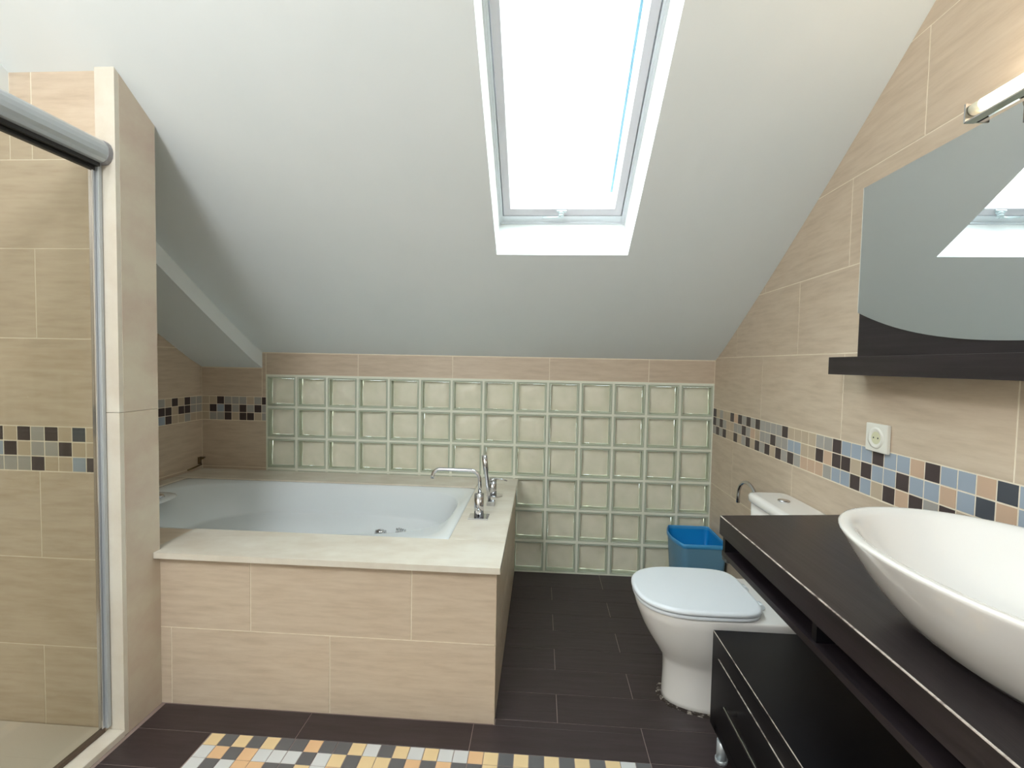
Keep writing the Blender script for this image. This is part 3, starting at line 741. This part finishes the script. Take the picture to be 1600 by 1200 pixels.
dc = thing('drawer_cabinet', 'low black drawer cabinet on metal feet under the worktop', 'cabinet', (2.58, -1.8, 0.0))
CX = 2.372; CY0 = -1.278; CY1 = -2.42; CZ = 0.398
f_ = MB(); f_.box(CX, XR-0.004, CY1, CY0, CZ-0.018, CZ, 0, 0.0008)
part('cabinet_top', f_, WOODE, dc)
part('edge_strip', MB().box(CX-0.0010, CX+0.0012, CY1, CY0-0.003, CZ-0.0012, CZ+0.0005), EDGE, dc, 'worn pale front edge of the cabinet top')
part('cabinet_body', MB().box(CX+0.018, XR-0.004, CY1+0.001, CY0-0.001, 0.072, CZ-0.018).box(CX, CX+0.018, CY0-0.056, CY0-0.001, 0.072, CZ-0.018).box(CX, CX+0.018, CY1+0.001, CY0-0.056, CZ-0.062, CZ-0.018), WOODE, dc)
for k, (a, b) in enumerate(((CY0-0.058, -1.87), (-1.874, CY1+0.03))):
    d = part('drawer', MB().box(CX-0.002, CX+0.016, b, a, 0.105, CZ-0.066, 0, 0.0008), WOODE, dc)
    mid = (a+b)/2; h0, h1 = a-0.134, b+0.134
    hb = MB().box(CX-0.034, CX-0.026, h1, h0, 0.256, 0.265, 0, 0.001)
    for yy in (h0-0.022, h1+0.022): hb.box(CX-0.027, CX-0.0025, yy-0.006, yy+0.006, 0.255, 0.266)
    part('handle', hb, CHROME, d, 'chrome bar handle')
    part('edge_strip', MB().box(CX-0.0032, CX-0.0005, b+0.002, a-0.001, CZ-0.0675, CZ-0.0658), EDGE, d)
part('lower_front', MB().box(CX, CX+0.017, CY1+0.02, CY0-0.04, 0.074, 0.101), WOODE, dc)
for yy in (CY0-0.085, CY1+0.08):
    for xx in (CX+0.010, XR-0.08):
        part('foot', MB().cyl((xx, yy, 0.0), (xx, yy, 0.012), 0.020, 0.020).cyl((xx, yy, 0.012), (xx, yy, 0.073), 0.016), ALU, dc)

# ------------------------------------------------------------------ washbasin
wbz = WZ1+0.001
BCX, BCY, BAX, BAY, BZ = 2.566, -2.118, 0.231, 0.335, 0.990
bsn = thing('washbasin', 'white oval ceramic vessel basin on the black worktop', 'basin', (BCX, BCY, wbz))
def ering(a, b, z, n=72, e=2.15): return sring(BCX-a, BCX+a, BCY-b, BCY+b, e, z, n)
pr = [(0.095, 0.17, 0.0), (0.108, 0.185, 0.002), (0.135, 0.215, 0.022), (0.165, 0.250, 0.055), (0.195, 0.286, 0.098), (0.216, 0.314, 0.135), (0.227, 0.329, 0.157), (0.2295, 0.333, 0.163), (0.2305, 0.3345, 0.167), (0.2290, 0.3330, 0.1698), (0.2255, 0.3290, 0.1710),
      (0.2200, 0.3230, 0.1712), (0.2140, 0.3160, 0.1700), (0.2080, 0.3090, 0.1670), (0.2025, 0.3025, 0.1620), (0.1970, 0.2960, 0.1540), (0.1900, 0.2860, 0.1400), (0.182, 0.274, 0.125), (0.160, 0.240, 0.085), (0.125, 0.19, 0.050), (0.085, 0.13, 0.032), (0.04, 0.05, 0.026), (0.022, 0.022, 0.025)]
part('bowl', MB().loft([ering(a, b, wbz+z) for a, b, z in pr], True, True), CERAM, bsn)
part('drain', MB().cyl((BCX, BCY, wbz+0.024), (BCX, BCY, wbz+0.030), 0.026, 0.022), CHROME, bsn)

# ------------------------------------------------------------------ mirror, shelf, lamp
mr = thing('wall_mirror', 'large wall mirror with a curved black wood lower panel', 'mirror', (XR, -1.93, 1.35))
MYA, MYB, MZA, MZB = -1.300, -2.56, 1.347, 1.892
part('backing_panel', MB().box(XR-0.014, XR-0.0005, MYB, MYA, MZA, MZB), WOOD, mr)
mid = (MYA+MYB)/2
gl = []
N = 40
for k in range(N+1):
    y = MYA+(MYB-MYA)*k/N; t = (y-mid)/(MYA-mid); gl.append((y, 1.374+0.118*abs(t)**2.35))
gm = MB(); v = []; f = []
for (y, z) in gl:
    v += [(XR-0.014, y, z), (XR-0.014, y, MZB), (XR-0.019, y, z), (XR-0.019, y, MZB)]
for k in range(N):
    a = 4*k; b = a+4
    f += [(a+2, b+2, b+3, a+3), (a, a+1, b+1, b), (a, b, b+2, a+2), (a+1, a+3, b+3, b+1)]
f += [(0, 2, 3, 1), (4*N, 4*N+1, 4*N+3, 4*N+2)]
gm.add(v, f)
part('mirror_glass', gm, MIRROR, mr)
part('mirror_edge', MB().box(XR-0.0195, XR-0.001, MYA+0.0001, MYA+0.002, 1.493, MZB), mat('bright_glass_edge', (225, 225, 215), 0.2), mr)
sf = part('wall_shelf', MB().box(XR-0.112, XR-0.0005, -2.60, -1.314, 1.290, 1.3455, 0, 0.001), WOOD); tag(sf, 'thick black wood-grain shelf under the mirror', 'shelf')
lp = thing('mirror_lamp', 'chrome strip lamp glowing above the mirror', 'lamp', (XR, -2.05, 1.89))
LY0, LY1 = -1.765, -2.36; LX = 2.712; LZ = 1.892
part('tube', MB().cyl((LX, LY0-0.026, LZ), (LX, LY1+0.026, LZ), 0.0125), LAMPM, lp)
for a, b in ((LY0-0.006, LY0-0.030), (LY1+0.006, LY1+0.030)): part('tube_socket', MB().cyl((LX, a, LZ), (LX, b, LZ), 0.013), IVORY, lp)
rf = MB(); pr_ = [(LX+0.040, LZ+0.020), (LX+0.034, LZ+0.022), (LX+0.026, LZ+0.004), (LX+0.020, LZ-0.014), (LX+0.004, LZ-0.022), (LX-0.014, LZ-0.024), (LX-0.016, LZ-0.028), (LX+0.006, LZ-0.028), (LX+0.026, LZ-0.020), (LX+0.032, LZ-0.004)]
n = len(pr_); v = [(x, y, z) for y in (LY0, LY1) for x, z in pr_]; f = [(i, (i+1) % n, n+(i+1) % n, n+i) for i in range(n)]
rf.add(v, f)
part('reflector', rf, CHROME, lp)
for a, b in ((LY0, LY0-0.004), (LY1, LY1+0.004)): part('end_plate', MB().box(LX-0.016, LX+0.036, min(a, b), max(a, b), LZ-0.027, LZ+0.014), CHROME, lp)
for yy in (-1.93, -2.25): part('bracket', MB().box(LX+0.03, XR-0.001, yy, yy+0.04, LZ-0.012, LZ+0.004), CHROME, lp)
part('back_box', MB().box(XR-0.03, XR-0.001, -2.25, -1.89, LZ+0.002, LZ+0.03, 0, 0.002), CHROME, lp)

# socket
sk = thing('power_socket', 'white power socket on the beige wall above the mosaic band', 'socket', (XR, -1.40, 1.097))
part('face_plate', MB().box(XR-0.012, XR-0.0002, -1.448, -1.355, 1.054, 1.141, 0, 0.002), PLAST, sk)
rgs = []
for r, x in ((0.033, XR-0.012), (0.032, XR-0.015), (0.026, XR-0.015), (0.0195, XR-0.0125)):
    rgs.append([(x, -1.4015+r*math.cos(a), 1.0975+r*math.sin(a)) for a in [2*PI*i/32 for i in range(32)]])
part('socket_ring', MB().loft(rgs, False, False), PLAST, sk)
part('socket_well', MB().cyl((XR-0.0122, -1.4015, 1.0975), (XR-0.0126, -1.4015, 1.0975), 0.0195, mi=0), SOCKD, sk)
pn = MB()
for d in (-0.0095, 0.0095): pn.cyl((XR-0.0127, -1.4015+d, 1.0975), (XR-0.0131, -1.4015+d, 1.0975), 0.0026, n=12)
part('pin_hole', pn, ALU_D, sk)
